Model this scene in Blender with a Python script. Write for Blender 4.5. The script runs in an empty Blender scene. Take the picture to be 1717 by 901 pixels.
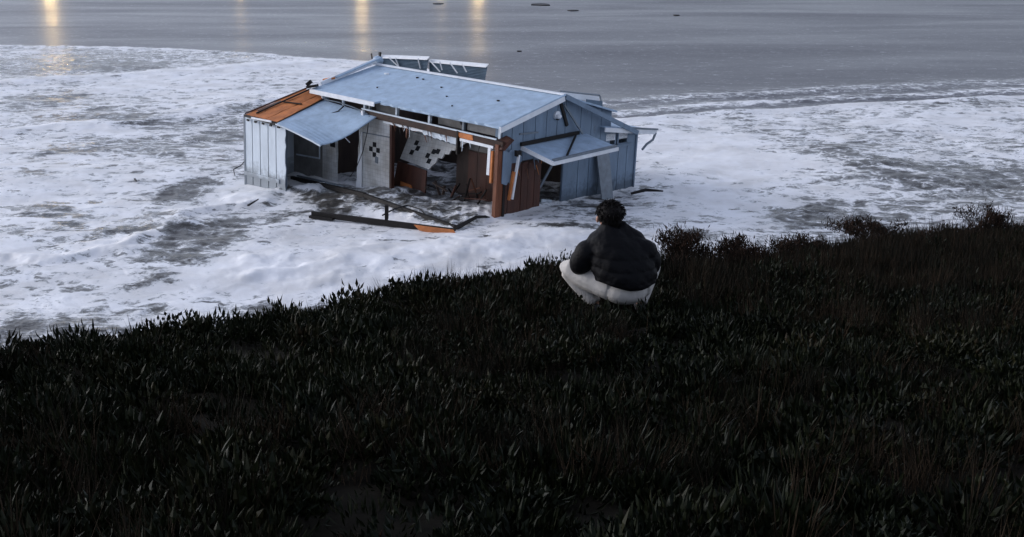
import bpy, bmesh, math, random
import numpy as np
from mathutils import Matrix, Vector
random.seed(7); rng = np.random.default_rng(7)
R_ = math.radians
S = bpy.context.scene
COL = S.collection

# ---------------------------------------------------------------- camera, sky, sun, exposure
EYE = 10.0                                     # camera height above the water, metres
cam = bpy.data.cameras.new('camera'); camo = bpy.data.objects.new('camera', cam); COL.objects.link(camo)
cam.sensor_width = 36.0; cam.lens = 36.0 * 1958.0 / 1717.0
cam.clip_start = 0.1; cam.clip_end = 20000
camo.location = (0, 0, EYE); camo.rotation_euler = (R_(90 - 16.18), 0, 0)
S.camera = camo

SUN_EL, SUN_AZ = 20.0, -72.0                  # azimuth from +Y, positive towards +X
world = bpy.data.worlds.new('World'); S.world = world; world.use_nodes = True
nt = world.node_tree; nt.nodes.clear()
sky = nt.nodes.new('ShaderNodeTexSky'); sky.sky_type = 'NISHITA'; sky.sun_disc = False
sky.sun_elevation = R_(SUN_EL); sky.sun_rotation = R_(SUN_AZ)
sky.air_density = 1.0; sky.dust_density = 1.2; sky.ozone_density = 2.0
hs = nt.nodes.new('ShaderNodeHueSaturation'); hs.inputs['Saturation'].default_value = 0.38
bg = nt.nodes.new('ShaderNodeBackground'); bg.inputs['Strength'].default_value = 0.10
wo = nt.nodes.new('ShaderNodeOutputWorld')
nt.links.new(sky.outputs[0], hs.inputs['Color']); tn = nt.nodes.new('ShaderNodeMix'); tn.data_type = 'RGBA'; tn.blend_type = 'MULTIPLY'; tn.inputs['Factor'].default_value = 1
tn.inputs['B'].default_value = (.93, .955, 1.10, 1)
nt.links.new(hs.outputs[0], tn.inputs['A']); nt.links.new(tn.outputs['Result'], bg.inputs['Color'])
nt.links.new(bg.outputs[0], wo.inputs['Surface'])
sl = bpy.data.lights.new('sun', 'SUN'); sl.energy = 0.6; sl.angle = R_(30); sl.color = (1, .98, .97)
so = bpy.data.objects.new('sun', sl); COL.objects.link(so)
sd = Vector((math.sin(R_(SUN_AZ)) * math.cos(R_(SUN_EL)), math.cos(R_(SUN_AZ)) * math.cos(R_(SUN_EL)), math.sin(R_(SUN_EL))))
so.rotation_euler = sd.to_track_quat('Z', 'Y').to_euler(); so.location = sd * 60
S.view_settings.view_transform = 'Standard'; S.view_settings.look = 'None'
S.view_settings.gamma = 1; S.view_settings.use_curve_mapping = False
S.view_settings.exposure = 1.06
S.render.engine = 'CYCLES'; S.cycles.use_denoising = True; S.cycles.max_bounces = 6

# ---------------------------------------------------------------- materials
def mat(name, col, rough=.7, var=.25, scale=3.0, stretch=(1, 1, 1), bump=.15, bscale=40., col2=None, spec=.4, streak=None):
    """painted / wooden / other surface: noise-varied colour, blotches of a second colour, fine relief"""
    m = bpy.data.materials.new(name); m.use_nodes = True
    n = m.node_tree.nodes; l = m.node_tree.links; b = n['Principled BSDF']
    tc = n.new('ShaderNodeTexCoord'); mp = n.new('ShaderNodeMapping'); mp.inputs['Scale'].default_value = stretch
    l.new(tc.outputs['Object'], mp.inputs['Vector'])
    nz = n.new('ShaderNodeTexNoise'); nz.inputs['Scale'].default_value = scale; nz.inputs['Detail'].default_value = 8; nz.inputs['Roughness'].default_value = .65
    l.new(mp.outputs[0], nz.inputs['Vector'])
    rp = n.new('ShaderNodeValToRGB'); rp.color_ramp.elements[0].position = .3; rp.color_ramp.elements[1].position = .7
    c = Vector(col)
    rp.color_ramp.elements[0].color = (*(c * (1 - var)), 1); rp.color_ramp.elements[1].color = (*[min(1, x) for x in c * (1 + var)], 1)
    l.new(nz.outputs['Fac'], rp.inputs['Fac']); out = rp.outputs['Color']
    if col2:
        n2 = n.new('ShaderNodeTexNoise'); n2.inputs['Scale'].default_value = scale * 1.7; n2.inputs['Detail'].default_value = 10; n2.inputs['Roughness'].default_value = .75
        m2 = n.new('ShaderNodeMapping'); m2.inputs['Location'].default_value = (7.3, 2.1, 4.4); m2.inputs['Scale'].default_value = stretch
        l.new(tc.outputs['Object'], m2.inputs['Vector']); l.new(m2.outputs[0], n2.inputs['Vector'])
        r2 = n.new('ShaderNodeValToRGB'); r2.color_ramp.elements[0].position = col2[1]; r2.color_ramp.elements[1].position = col2[1] + .1
        l.new(n2.outputs['Fac'], r2.inputs['Fac'])
        mx = n.new('ShaderNodeMix'); mx.data_type = 'RGBA'; l.new(r2.outputs['Color'], mx.inputs['Factor'])
        l.new(out, mx.inputs['A']); mx.inputs['B'].default_value = (*col2[0], 1); out = mx.outputs['Result']
    if streak:                                   # grime and wet below a ragged tide line
        sx_ = n.new('ShaderNodeSeparateXYZ'); l.new(tc.outputs['Object'], sx_.inputs[0])
        n4 = n.new('ShaderNodeTexNoise'); n4.inputs['Scale'].default_value = 4; n4.inputs['Detail'].default_value = 7; l.new(tc.outputs['Object'], n4.inputs['Vector'])
        ad = n.new('ShaderNodeMath'); ad.operation = 'MULTIPLY_ADD'; l.new(n4.outputs['Fac'], ad.inputs[0]); ad.inputs[1].default_value = -1.3; l.new(sx_.outputs[2], ad.inputs[2])
        rg = n.new('ShaderNodeMapRange'); rg.inputs['From Min'].default_value = streak - .75; rg.inputs['From Max'].default_value = streak - .25; rg.inputs['To Min'].default_value = .75; rg.inputs['To Max'].default_value = 0
        l.new(ad.outputs[0], rg.inputs['Value']); mw = n.new('ShaderNodeMix'); mw.data_type = 'RGBA'; l.new(rg.outputs[0], mw.inputs['Factor']); l.new(out, mw.inputs['A'])
        mw.inputs['B'].default_value = (*(c * .28), 1); out = mw.outputs['Result']
    l.new(out, b.inputs['Base Color'])
    b.inputs['Roughness'].default_value = rough; b.inputs['Specular IOR Level'].default_value = spec
    nb = n.new('ShaderNodeTexNoise'); nb.inputs['Scale'].default_value = bscale; nb.inputs['Detail'].default_value = 6
    l.new(mp.outputs[0], nb.inputs['Vector'])
    bp = n.new('ShaderNodeBump'); bp.inputs['Strength'].default_value = bump; bp.inputs['Distance'].default_value = .02
    l.new(nb.outputs['Fac'], bp.inputs['Height']); l.new(bp.outputs[0], b.inputs['Normal'])
    return m
def tile_mat(name, axis):
    """white glazed tile with fine grout lines"""
    m = bpy.data.materials.new(name); m.use_nodes = True
    n = m.node_tree.nodes; l = m.node_tree.links; b = n['Principled BSDF']
    tc = n.new('ShaderNodeTexCoord'); sp = n.new('ShaderNodeSeparateXYZ'); l.new(tc.outputs['Object'], sp.inputs[0])
    cb = n.new('ShaderNodeCombineXYZ'); l.new(sp.outputs[axis], cb.inputs[0]); l.new(sp.outputs[2], cb.inputs[1])
    br = n.new('ShaderNodeTexBrick'); br.offset = 0; br.inputs['Scale'].default_value = 1
    br.inputs['Brick Width'].default_value = .15; br.inputs['Row Height'].default_value = .15; br.inputs['Mortar Size'].default_value = .008
    br.inputs['Color1'].default_value = (.62, .62, .60, 1); br.inputs['Color2'].default_value = (.56, .57, .56, 1); br.inputs['Mortar'].default_value = (.45, .45, .44, 1)
    l.new(cb.outputs[0], br.inputs['Vector'])
    nz = n.new('ShaderNodeTexNoise'); nz.inputs['Scale'].default_value = 1.6; nz.inputs['Detail'].default_value = 8; l.new(tc.outputs['Object'], nz.inputs['Vector'])
    rp = n.new('ShaderNodeValToRGB'); rp.color_ramp.elements[0].position = .35; rp.color_ramp.elements[0].color = (.55, .52, .48, 1); rp.color_ramp.elements[1].position = .6
    l.new(nz.outputs['Fac'], rp.inputs['Fac'])
    mx = n.new('ShaderNodeMix'); mx.data_type = 'RGBA'; mx.blend_type = 'MULTIPLY'; mx.inputs['Factor'].default_value = .8
    l.new(br.outputs['Color'], mx.inputs['A']); l.new(rp.outputs['Color'], mx.inputs['B']); l.new(mx.outputs['Result'], b.inputs['Base Color'])
    b.inputs['Roughness'].default_value = .35
    bp = n.new('ShaderNodeBump'); bp.inputs['Strength'].default_value = .4; bp.inputs['Distance'].default_value = .01; bp.invert = True
    l.new(br.outputs['Fac'], bp.inputs['Height']); l.new(bp.outputs[0], b.inputs['Normal'])
    return m
M = {}
M['roof'] = mat('pale_blue_roofing', (.36, .47, .59), .75, .18, 2.4, (1, 1, 1), .5, 60, ((.25, .31, .38), .60))
M['blue'] = mat('blue_painted_board', (.165, .225, .295), .65, .2, 2.2, (1, 1, .35), .25, 30, ((.10, .115, .13), .62), .4, .42)
M['pale'] = mat('pale_painted_board', (.56, .62, .67), .65, .14, 2.0, (1, 1, .35), .25, 30, ((.38, .39, .38), .67), .4, .08)
M['white'] = mat('white_painted_trim', (.72, .74, .76), .6, .10, 2.5, (1, 1, 1), .15, 30, ((.40, .36, .31), .66))
M['groove'] = mat('dark_blue_backing', (.10, .13, .17), .8)
M['brown'] = mat('wet_red_brown_sheathing', (.062, .020, .011), .6, .45, 1.8, (1.5, 1.5, .25), .4, 30, ((.03, .018, .013), .58))
M['orange'] = mat('torn_orange_plywood', (.46, .155, .045), .7, .35, 2.2, (1, 1, 1), .4, 25, ((.07, .03, .018), .60))
M['redwood'] = mat('split_red_brown_post', (.15, .048, .019), .6, .4, 2.5, (1.5, 1.5, .3), .4, 30, ((.045, .02, .012), .6))
M['ledger'] = mat('dark_split_ledger', (.034, .016, .010), .6, .5, 3, (.4, 1, 1), .4, 30, ((.012, .009, .007), .55), .25)
M['timber'] = mat('soaked_dark_timber', (.011, .009, .008), .6, .4, 4, (1, 1, 1), .4, 30, ((.04, .026, .018), .66), .25)
M['metal'] = mat('grey_blue_metal', (.16, .19, .22), .45, .25, 4, (1, 1, 1), .1, 30, ((.10, .06, .04), .66))
M['sheet'] = mat('dark_slate_metal_sheet', (.10, .15, .20), .55, .2, 2, (1, 1, 1), .1, 30)
M['plaster'] = mat('grimy_grey_plaster', (.20, .195, .185), .8, .35, 1.5, (1, 1, 1), .3, 20, ((.07, .06, .05), .6))
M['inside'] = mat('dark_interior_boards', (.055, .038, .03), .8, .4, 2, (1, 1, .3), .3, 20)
M['black'] = mat('black_glazed_tile', (.012, .013, .016), .6, spec=.15)
M['tile'] = tile_mat('white_wall_tile', 0)
M['cable'] = mat('black_cable', (.012, .012, .012), .6)

# ---------------------------------------------------------------- mesh helpers
def link(name, verts, faces, material, parent=None, smooth=False):
    me = bpy.data.meshes.new(name); me.from_pydata([tuple(v) for v in verts], [], faces); me.update()
    bm = bmesh.new(); bm.from_mesh(me); bmesh.ops.recalc_face_normals(bm, faces=bm.faces); bm.to_mesh(me); bm.free()
    if smooth:
        me.polygons.foreach_set('use_smooth', [True] * len(me.polygons))
    me.materials.append(material)
    o = bpy.data.objects.new(name, me); COL.objects.link(o); o.parent = parent
    return o
class MB:
    def __init__(s): s.v = []; s.f = []
    def prism(s, pts, off):
        """closed polygon pts pushed along off"""
        n = len(pts); b = len(s.v); off = Vector(off)
        s.v += [Vector(p) for p in pts] + [Vector(p) + off for p in pts]
        s.f += [list(range(b, b + n)), list(range(b + 2 * n - 1, b + n - 1, -1))]
        s.f += [[b + i, b + (i + 1) % n, b + n + (i + 1) % n, b + n + i] for i in range(n)]
        return s
    def bar(s, p, q, w, h, up=(0, 0, 1), taper=1.0):
        p, q, up = Vector(p), Vector(q), Vector(up); d = (q - p).normalized()
        if abs(d.dot(up)) > .98: up = Vector((1, 0, 0))
        x = d.cross(up).normalized(); z = x.cross(d)
        b = len(s.v)
        for c, k in ((p, 1), (q, taper)):
            s.v += [c + x * (a * w / 2 * k) + z * (e * h / 2 * k) for a, e in ((-1, -1), (1, -1), (1, 1), (-1, 1))]
        s.f += [[b, b + 1, b + 2, b + 3], [b + 7, b + 6, b + 5, b + 4]] + [[b + i, b + 4 + i, b + 4 + (i + 1) % 4, b + (i + 1) % 4] for i in range(4)]
        return s
    def tube(s, path, radii, seg=8, ex=None):
        path = [Vector(p) for p in path]; b = len(s.v); n = len(path); ref = Vector((.13, .31, .94))
        for i, p in enumerate(path):
            d = (path[min(i + 1, n - 1)] - path[max(i - 1, 0)]).normalized()
            x = d.cross(ref)
            if x.length < .1: x = d.cross(Vector((1, 0, 0)))
            x.normalize(); y = d.cross(x); r = radii[i] if hasattr(radii, '__len__') else radii
            s.v += [p + (x * math.cos(2 * math.pi * k / seg) + y * math.sin(2 * math.pi * k / seg)) * r for k in range(seg)]
        for i in range(n - 1):
            s.f += [[b + i * seg + k, b + i * seg + (k + 1) % seg, b + (i + 1) * seg + (k + 1) % seg, b + (i + 1) * seg + k] for k in range(seg)]
        s.f += [list(range(b + seg - 1, b - 1, -1)), list(range(b + (n - 1) * seg, b + n * seg))]
        return s
    def ball(s, c, r, seg=16, rings=10):
        c = Vector(c); r = Vector(r if hasattr(r, '__len__') else (r, r, r)); b = len(s.v)
        for i in range(1, rings):
            t = math.pi * i / rings
            s.v += [c + Vector((r.x * math.sin(t) * math.cos(2 * math.pi * k / seg), r.y * math.sin(t) * math.sin(2 * math.pi * k / seg), r.z * math.cos(t))) for k in range(seg)]
        s.v += [c + Vector((0, 0, r.z)), c - Vector((0, 0, r.z))]; tp = len(s.v) - 2
        for i in range(rings - 2):
            s.f += [[b + i * seg + k, b + i * seg + (k + 1) % seg, b + (i + 1) * seg + (k + 1) % seg, b + (i + 1) * seg + k] for k in range(seg)]
        s.f += [[tp, b + k, b + (k + 1) % seg] for k in range(seg)] + [[tp + 1, b + (rings - 2) * seg + (k + 1) % seg, b + (rings - 2) * seg + k] for k in range(seg)]
        return s
    def build(s, name, material, parent=None, smooth=False): return link(name, s.v, s.f, material, parent, smooth)
def empty(name, loc, label, cat, group=None):
    o = bpy.data.objects.new(name, None); COL.objects.link(o); o.location = loc; o['label'] = label; o['category'] = cat
    if group: o['group'] = group
    return o
def tag(o, label, cat, group=None):
    o['label'] = label; o['category'] = cat
    if group: o['group'] = group
    return o
def rag(p, q, n, amp, axis, seed):
    """ragged line of points from p to q, jittered along axis"""
    r = random.Random(seed); p, q, axis = Vector(p), Vector(q), Vector(axis)
    return [p.lerp(q, i / n) + axis * (r.uniform(-amp, amp) if 0 < i < n else 0) for i in range(n + 1)]

# ---------------------------------------------------------------- noise for terrain and water
def vnoise(x, y, seed=0):
    xi = np.floor(x).astype(np.int64); yi = np.floor(y).astype(np.int64); fx = x - xi; fy = y - yi
    fx = fx * fx * fx * (fx * (fx * 6 - 15) + 10); fy = fy * fy * fy * (fy * (fy * 6 - 15) + 10)
    def h(a, b):
        n = (a * 374761393 + b * 668265263 + seed * 1442695041) & 0x7fffffff
        n = ((n ^ (n >> 13)) * 1274126177) & 0x7fffffff
        return ((n ^ (n >> 16)) & 0xffff) / 65535.0
    return (h(xi, yi) * (1 - fx) + h(xi + 1, yi) * fx) * (1 - fy) + (h(xi, yi + 1) * (1 - fx) + h(xi + 1, yi + 1) * fx) * fy
def fbm(x, y, o=5, seed=0, g=.5):
    t = np.zeros_like(x, dtype=float); a = 1.; s = 0.
    for i in range(o):
        t += a * vnoise(x * 2 ** i + 17.3 * i, y * 2 ** i - 9.1 * i, seed + i); s += a; a *= g
    return t / s
def ridged(x, y, o=4, seed=0):
    t = np.zeros_like(x, dtype=float); a = 1.; s = 0.
    for i in range(o):
        t += a * (1 - np.abs(2 * vnoise(x * 2 ** i + 5.7 * i, y * 2 ** i + 3.3 * i, seed + i) - 1)); s += a; a *= .5
    return t / s
def grid_faces(nr, nc):
    i = np.arange(nr - 1)[:, None] * nc + np.arange(nc - 1)[None, :]
    return np.stack([i, i + 1, i + nc + 1, i + nc], -1).reshape(-1, 4)
def np_mesh(name, co, faces, material, smooth=True, attrs=None):
    me = bpy.data.meshes.new(name); nf, k = faces.shape
    me.vertices.add(len(co)); me.vertices.foreach_set('co', co.astype(np.float32).ravel())
    me.loops.add(nf * k); me.loops.foreach_set('vertex_index', faces.astype(np.int32).ravel())
    me.polygons.add(nf); me.polygons.foreach_set('loop_start', np.arange(0, nf * k, k, dtype=np.int32))
    me.polygons.foreach_set('use_smooth', np.full(nf, smooth))
    me.update(calc_edges=True); me.validate()
    for nm, a in (attrs or {}).items():
        at = me.attributes.new(nm, 'FLOAT', 'POINT'); at.data.foreach_set('value', a.astype(np.float32).ravel())
    me.materials.append(material)
    o = bpy.data.objects.new(name, me); COL.objects.link(o); return o

# ---------------------------------------------------------------- the building's frame: u along the ridge, v into depth, w up
def frame(yaw, pit, rol):
    return Matrix.Rotation(yaw, 3, 'Z') @ Matrix.Rotation(pit, 3, 'Y') @ Matrix.Rotation(rol, 3, 'X')
BR = frame(R_(-42.3), R_(1.88), R_(-1.73)); BO = Vector((-.4977, 40.7006, 0))
BN = np.array(BR); BOn = np.array(BO)

# ---------------------------------------------------------------- water: one sheet from below the bluff to the horizon
PIT = R_(16.18)
ypx = np.concatenate([[1500, 1100, 800, 700], np.arange(620, -70, -1.7), np.arange(-72, -112, -4), [-113.5, -115, -116.3, -117]])
dep = PIT + np.arctan((ypx - 450.5) / 1958.0)
dist = EYE / np.tan(dep)
azi = np.radians(np.concatenate([np.arange(-80, -28, 4), np.arange(-26.5, 26.6, .056), np.arange(28, 81, 4)]))
DD, AA = np.meshgrid(dist, azi, indexing='ij')
X = DD * np.sin(AA); Y = DD * np.cos(AA)
# where the foaming surge ends and the smooth lagoon behind begins
lagx = [-160, -58, -46.4, -38.8, -29.1, -21, -16.4, -11.3, -7.3, -3.5, 1.4, 5.9, 8, 11.7, 19.2, 32.2, 90]
lagy = [118, 109, 107.3, 105.6, 103.5, 99.4, 96, 93.8, 91.2, 80, 66.5, 64, 65, 67, 69.4, 73.6, 90]
edge = np.interp(X, lagx, lagy) + (fbm(X / 5, Y * 0 + 3.3, 4, 3) - .5) * 1.6 + (fbm(X / 1.2, Y / 6, 3, 5) - .5) * .3
dl = edge - Y                                   # positive on the foam side
surf = 1 / (1 + np.exp(-np.clip(dl / .22, -40, 40)))
patches = [(-11.1, 38.4, 1.5, 2.7, .62), (-12.3, 39.6, .8, 1.5, .3), (-13.5, 46.2, 1.0, 1.7, .6), (-11.3, 33.7, .8, .9, .7), (-21.2, 54.1, 1.1, 1.2, .5), (-19.5, 54.5, .6, .9, .5),
           (-19.3, 48.9, .8, 1.2, .45), (-16.9, 42.7, .8, 1.5, .4), (-14.3, 38.1, .9, .6, .5), (-15.9, 39.3, .6, .3, .4), (-18.4, 62.9, 2.3, 2.2, .45), (-36.5, 90.4, 5, 9, .24),
           (-29.9, 89.6, 3.2, 3.2, .2), (-7.2, 43, .9, 1.2, .6), (-2.4, 39.9, .9, .6, .5), (-4.9, 45.1, 3.3, 2.0, .34), (-3.1, 43, 1.8, 1.0, .35), (6.6, 38.3, .9, 1.1, .65),
           (2.3, 44, 1.4, .8, .5), (8, 53.3, 1.1, 1.2, .3), (-15.3, 68.4, 1.8, 1.9, .3), (-14.9, 57.8, 1.2, 1.7, .4), (-29, 72.2, 2.2, 2.1, .35), (.9, 39.3, 1, .5, .3), (3.1, 41.4, .9, .4, .35),
           (-16.4, 47.9, .5, 1, .4), (-9.5, 44.5, .6, .6, .35), (-23, 66, 3, 2, .25), (-8.3, 50.2, 1.2, .7, .2), (10.5, 46, 1.2, 1, .3), (14, 55, 2, 2, .2),
           (12, 41, 2.2, 3, .5), (18, 48, 3, 4, .4), (-20, 36, 2, 2, .3), (-6, 30, 2, 1.5, .35), (-12, 28, 2, 1.5, .3)]
cw = fbm(X / 3.4, Y / 3.4, 3, 23) * 9.0                 # slow eddies that curl the foam
wx = X + (fbm(X / 1.6, Y / 1.6, 4, 21) - .5) * 2.2 + .55 * np.cos(cw); wy = Y + (fbm(X / 1.6, Y / 1.6, 4, 31) - .5) * 2.6 + .55 * np.sin(cw)
A = .645 + (fbm(X / 8, Y / 8, 3, 41) - .5) * .8 + (fbm(wx / 2.2, wy / 1.2, 5, 51, .62) - .5) * 1.0
for (px, py, rx, ry, k) in [(-4.5, 35, 6, 3.2, .38), (1, 37, 3, 2, .28), (-17.5, 35.3, 3.5, 2.0, .3), (-12, 44, 1.4, 2.2, .25), (-8.2, 46.6, 2.2, 1.4, .35), (-34, 76, 9, 5, .3), (-22, 50, 4, 3, .12), (-25, 43, 5, 5, .2), (9, 58, 4, 2.5, .2), (6, 41.5, 2, 2, .2), (10, 52, 4.5, 5, .28), (16, 58, 5, 5, .2), (-16, 88, 8, 5, .18)]:
    A += k * np.exp(-(((wx - px) / rx) ** 2 + ((wy - py) / ry) ** 2))
for (px, py, rx, ry, k) in patches:
    q = ((wx - px) / rx) ** 2 + ((wy - py) / ry) ** 2
    A -= k * np.exp(-np.clip(q, 0, 60) ** 1.4 * .6)
# soft thick ridges of foam pushed up by the surge
def ridge(pts, wdt):
    d = np.full_like(X, 1e3)
    for (a, b), (c, e) in zip(pts[:-1], pts[1:]):
        t = np.clip(((wx - a) * (c - a) + (wy - b) * (e - b)) / ((c - a) ** 2 + (e - b) ** 2), 0, 1)
        d = np.minimum(d, np.hypot(wx - a - t * (c - a), wy - b - t * (e - b)))
    return np.exp(-(d / wdt) ** 2)
RG = ridge([(-19, 34.5), (-13.5, 35.5), (-11.5, 41.8), (-10.2, 44.5), (-8, 45.5)], .7) + ridge([(-26, 60), (-21, 62), (-14, 72)], 1.2) + ridge([(-8, 34), (-3, 35.5), (1.5, 37)], .9) + ridge([(-40, 78), (-30, 82), (-16, 92)], 1.8)
RG = np.clip(RG, 0, 1); A += .36 * RG
A += .35 * np.exp(-((dl - .5) / .7) ** 2)        # bright lip along the surge front
# inside and right in front of the building the water churns brown
lx = (X - BOn[0]) * BN[0, 0] + (Y - BOn[1]) * BN[1, 0]; lv = (X - BOn[0]) * BN[0, 1] + (Y - BOn[1]) * BN[1, 1]
ins = np.clip((lx + 12.2) / .5, 0, 1) * np.clip((.2 - lx) / .5, 0, 1) * np.clip((lv + 2.6) / .6, 0, 1) * np.clip((8.2 - lv) / .5, 0, 1)
A -= .04 * ins
foot = np.minimum(np.minimum(np.abs(lx), np.abs(lv + 2.37)), np.abs(lv))
A += .22 * np.exp(-(foot / .25) ** 2) * np.clip((lx + 12.6) / .3, 0, 1) * np.clip((.5 - lx) / .3, 0, 1) * np.clip((lv + 2.9) / .3, 0, 1) * np.clip((8.5 - lv) / .3, 0, 1)
lag_foam = np.where(X > 2, .85 * np.exp(-((-dl - 2.4) / 1.2) ** 2) + .6 * np.exp(-((-dl - 6.5) / 1.8) ** 2), 0) * np.clip((X - 2) / 4, 0, 1)
A = np.clip(A, 0, 1.3) * surf + (1 - surf) * lag_foam * (.55 + .9 * (fbm(X / 3, Y / .8, 4, 61) - .3))
fade = 1 / (1 + (DD / 130) ** 2)
Z = ((fbm(X / 5.5, Y / 4.5, 3, 71) - .5) * .36 + (fbm(wx / 1.1, wy / .9, 4, 81) - .5) * .08) * surf * fade
Z += .17 * RG * surf + .04 * np.clip(A, 0, 1) * surf + .10 * np.exp(-((dl - .4) / .6) ** 2) * surf
Z += (ridged(X / .8, Y / .8, 3, 91) - .5) * .20 * ins
Z += (ridged(X / 1.1 + .3 * Y, Y / .75, 4, 93) - .5) * .22 * surf * (1 - ins) * np.clip(1.0 - 1.3 * A, 0, 1) * fade
Z += (1 - surf) * ((fbm(X / 4, Y / 2.2, 3, 95) - .5) * .05 * fade + .22 * lag_foam * fbm(X / 2, Y / 1, 3, 97))
Z -= .03
Z += ins * (.10 + .26 * np.exp(-((lx + 5.4) / 1.6) ** 2 - ((lv + .2) / 1.2) ** 2) + .10 * np.exp(-((lx + 2) / 2) ** 2 - ((lv + .3) / 1.5) ** 2))
near = np.clip((DD - 22) / 6, 0, 1); Z = Z * near
SM = surf

wm = bpy.data.materials.new('foaming_sea_water'); wm.use_nodes = True
n = wm.node_tree.nodes; l = wm.node_tree.links; n.clear()
out = n.new('ShaderNodeOutputMaterial'); tc = n.new('ShaderNodeTexCoord')
def nz(scale, det=6, ro=.6, vec=None, dist=0., st=None):
    t = n.new('ShaderNodeTexNoise'); t.inputs['Scale'].default_value = scale; t.inputs['Detail'].default_value = det
    t.inputs['Roughness'].default_value = ro; t.inputs['Distortion'].default_value = dist
    v = vec or tc.outputs['Object']
    if st:
        mp = n.new('ShaderNodeMapping'); mp.inputs['Scale'].default_value = st; l.new(v, mp.inputs['Vector']); v = mp.outputs[0]
    l.new(v, t.inputs['Vector']); return t.outputs['Fac']
def ma(op, a, b, c=None):
    t = n.new('ShaderNodeMath'); t.operation = op
    for i, k in enumerate((a, b, c)):
        if k is None: continue
        if isinstance(k, (int, float)): t.inputs[i].default_value = k
        else: l.new(k, t.inputs[i])
    return t.outputs[0]
def ss(v, a, b):
    t = n.new('ShaderNodeMapRange'); t.interpolation_type = 'SMOOTHSTEP'; t.inputs['From Min'].default_value = a; t.inputs['From Max'].default_value = b
    l.new(v, t.inputs['Value']); return t.outputs['Result']
def att(nm):
    t = n.new('ShaderNodeAttribute'); t.attribute_name = nm; return t.outputs['Fac']
fa, sf = att('foam'), att('surf')
wn = n.new('ShaderNodeTexNoise'); wn.inputs['Scale'].default_value = 1.1; wn.inputs['Detail'].default_value = 5; l.new(tc.outputs['Object'], wn.inputs['Vector'])
wv = n.new('ShaderNodeVectorMath'); wv.operation = 'MULTIPLY_ADD'; l.new(wn.outputs['Color'], wv.inputs[0]); wv.inputs[1].default_value = (1.3, 1.3, 0); l.new(tc.outputs['Object'], wv.inputs[2])
def cells(sc, lo, hi):
    v = n.new('ShaderNodeTexVoronoi'); v.feature = 'DISTANCE_TO_EDGE'; v.inputs['Scale'].default_value = sc; v.inputs['Randomness'].default_value = 1
    l.new(wv.outputs[0], v.inputs['Vector']); return ss(v.outputs['Distance'], lo, hi)
lace = cells(.95, .0, .34); lace2 = cells(2.6, .0, .30)     # 0 on the strands of foam, 1 in the holes between them
f1 = nz(2.6, 10, .72, wv.outputs[0], .3); f2 = nz(11, 5, .7, None, .5); f3 = nz(1.7, 10, .75, wv.outputs[0], .5, (.42, 1.5, 1))
val = ma('ADD', fa, ma('MULTIPLY', ma('SUBTRACT', f1, .5), 1.3))
val = ma('ADD', val, ma('MULTIPLY', ma('SUBTRACT', f3, .5), 2.0))
val = ma('ADD', val, ma('MULTIPLY', ma('SUBTRACT', f2, .5), .9))
val = ma('SUBTRACT', val, ma('ADD', ma('MULTIPLY', ma('SUBTRACT', lace, .4), .34), ma('MULTIPLY', ma('SUBTRACT', lace2, .4), .22)))
thick = ss(val, .42, .70)
thin = ss(val, .20, .46)
fmask = ma('ADD', ma('MULTIPLY', thick, .70), ma('MULTIPLY', thin, .30))
wat = n.new('ShaderNodeBsdfPrincipled'); wat.inputs['IOR'].default_value = 1.33; wat.inputs['Specular IOR Level'].default_value = .32
cr = n.new('ShaderNodeMix'); cr.data_type = 'RGBA'; l.new(sf, cr.inputs['Factor'])
cr.inputs['A'].default_value = (.045, .042, .050, 1); cr.inputs['B'].default_value = (.060, .056, .050, 1); l.new(cr.outputs['Result'], wat.inputs['Base Color'])
l.new(ma('ADD', ma('MULTIPLY', sf, -.04), ma('ADD', ma('MULTIPLY', nz(.05, 4, .6, None, .5, (.5, 1.6, 1)), .36), .15)), wat.inputs['Roughness'])
wb = n.new('ShaderNodeBump'); wb.inputs['Distance'].default_value = .06
l.new(ma('ADD', ma('MULTIPLY', sf, .7), .12), wb.inputs['Strength'])
l.new(ma('ADD', ma('ADD', nz(2.2, 5, .6, None, .3, (1, 1.8, 1)), ma('MULTIPLY', nz(9, 3, .5, None, .3, (1, 1.6, 1)), .35)), ma('MULTIPLY', nz(.22, 4, .55, None, .4, (.55, 1.3, 1)), 2.0)), wb.inputs['Height']); l.new(wb.outputs[0], wat.inputs['Normal'])
foam = n.new('ShaderNodeBsdfPrincipled'); foam.inputs['Roughness'].default_value = .5; foam.inputs['Specular IOR Level'].default_value = .4
fc = n.new('ShaderNodeValToRGB'); fc.color_ramp.elements[0].position = .34; fc.color_ramp.elements[0].color = (.70, .69, .675, 1)
fc.color_ramp.elements[1].position = .60; fc.color_ramp.elements[1].color = (.90, .905, .915, 1)
l.new(nz(.55, 8, .62, wv.outputs[0]), fc.inputs['Fac'])
fm = n.new('ShaderNodeMix'); fm.data_type = 'RGBA'; l.new(ss(val, .42, .86), fm.inputs['Factor']); fm.inputs['A'].default_value = (.60, .62, .63, 1); l.new(fc.outputs['Color'], fm.inputs['B']); l.new(fm.outputs['Result'], foam.inputs['Base Color'])
fb = n.new('ShaderNodeBump'); fb.inputs['Strength'].default_value = .35; fb.inputs['Distance'].default_value = .04
l.new(ma('ADD', ma('MULTIPLY', f1, 1.0), ma('ADD', ma('MULTIPLY', f2, .35), ma('MULTIPLY', thick, .5))), fb.inputs['Height']); l.new(fb.outputs[0], foam.inputs['Normal'])
mx = n.new('ShaderNodeMixShader'); l.new(fmask, mx.inputs[0]); l.new(wat.outputs[0], mx.inputs[1]); l.new(foam.outputs[0], mx.inputs[2])
l.new(mx.outputs[0], out.inputs['Surface'])
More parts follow.
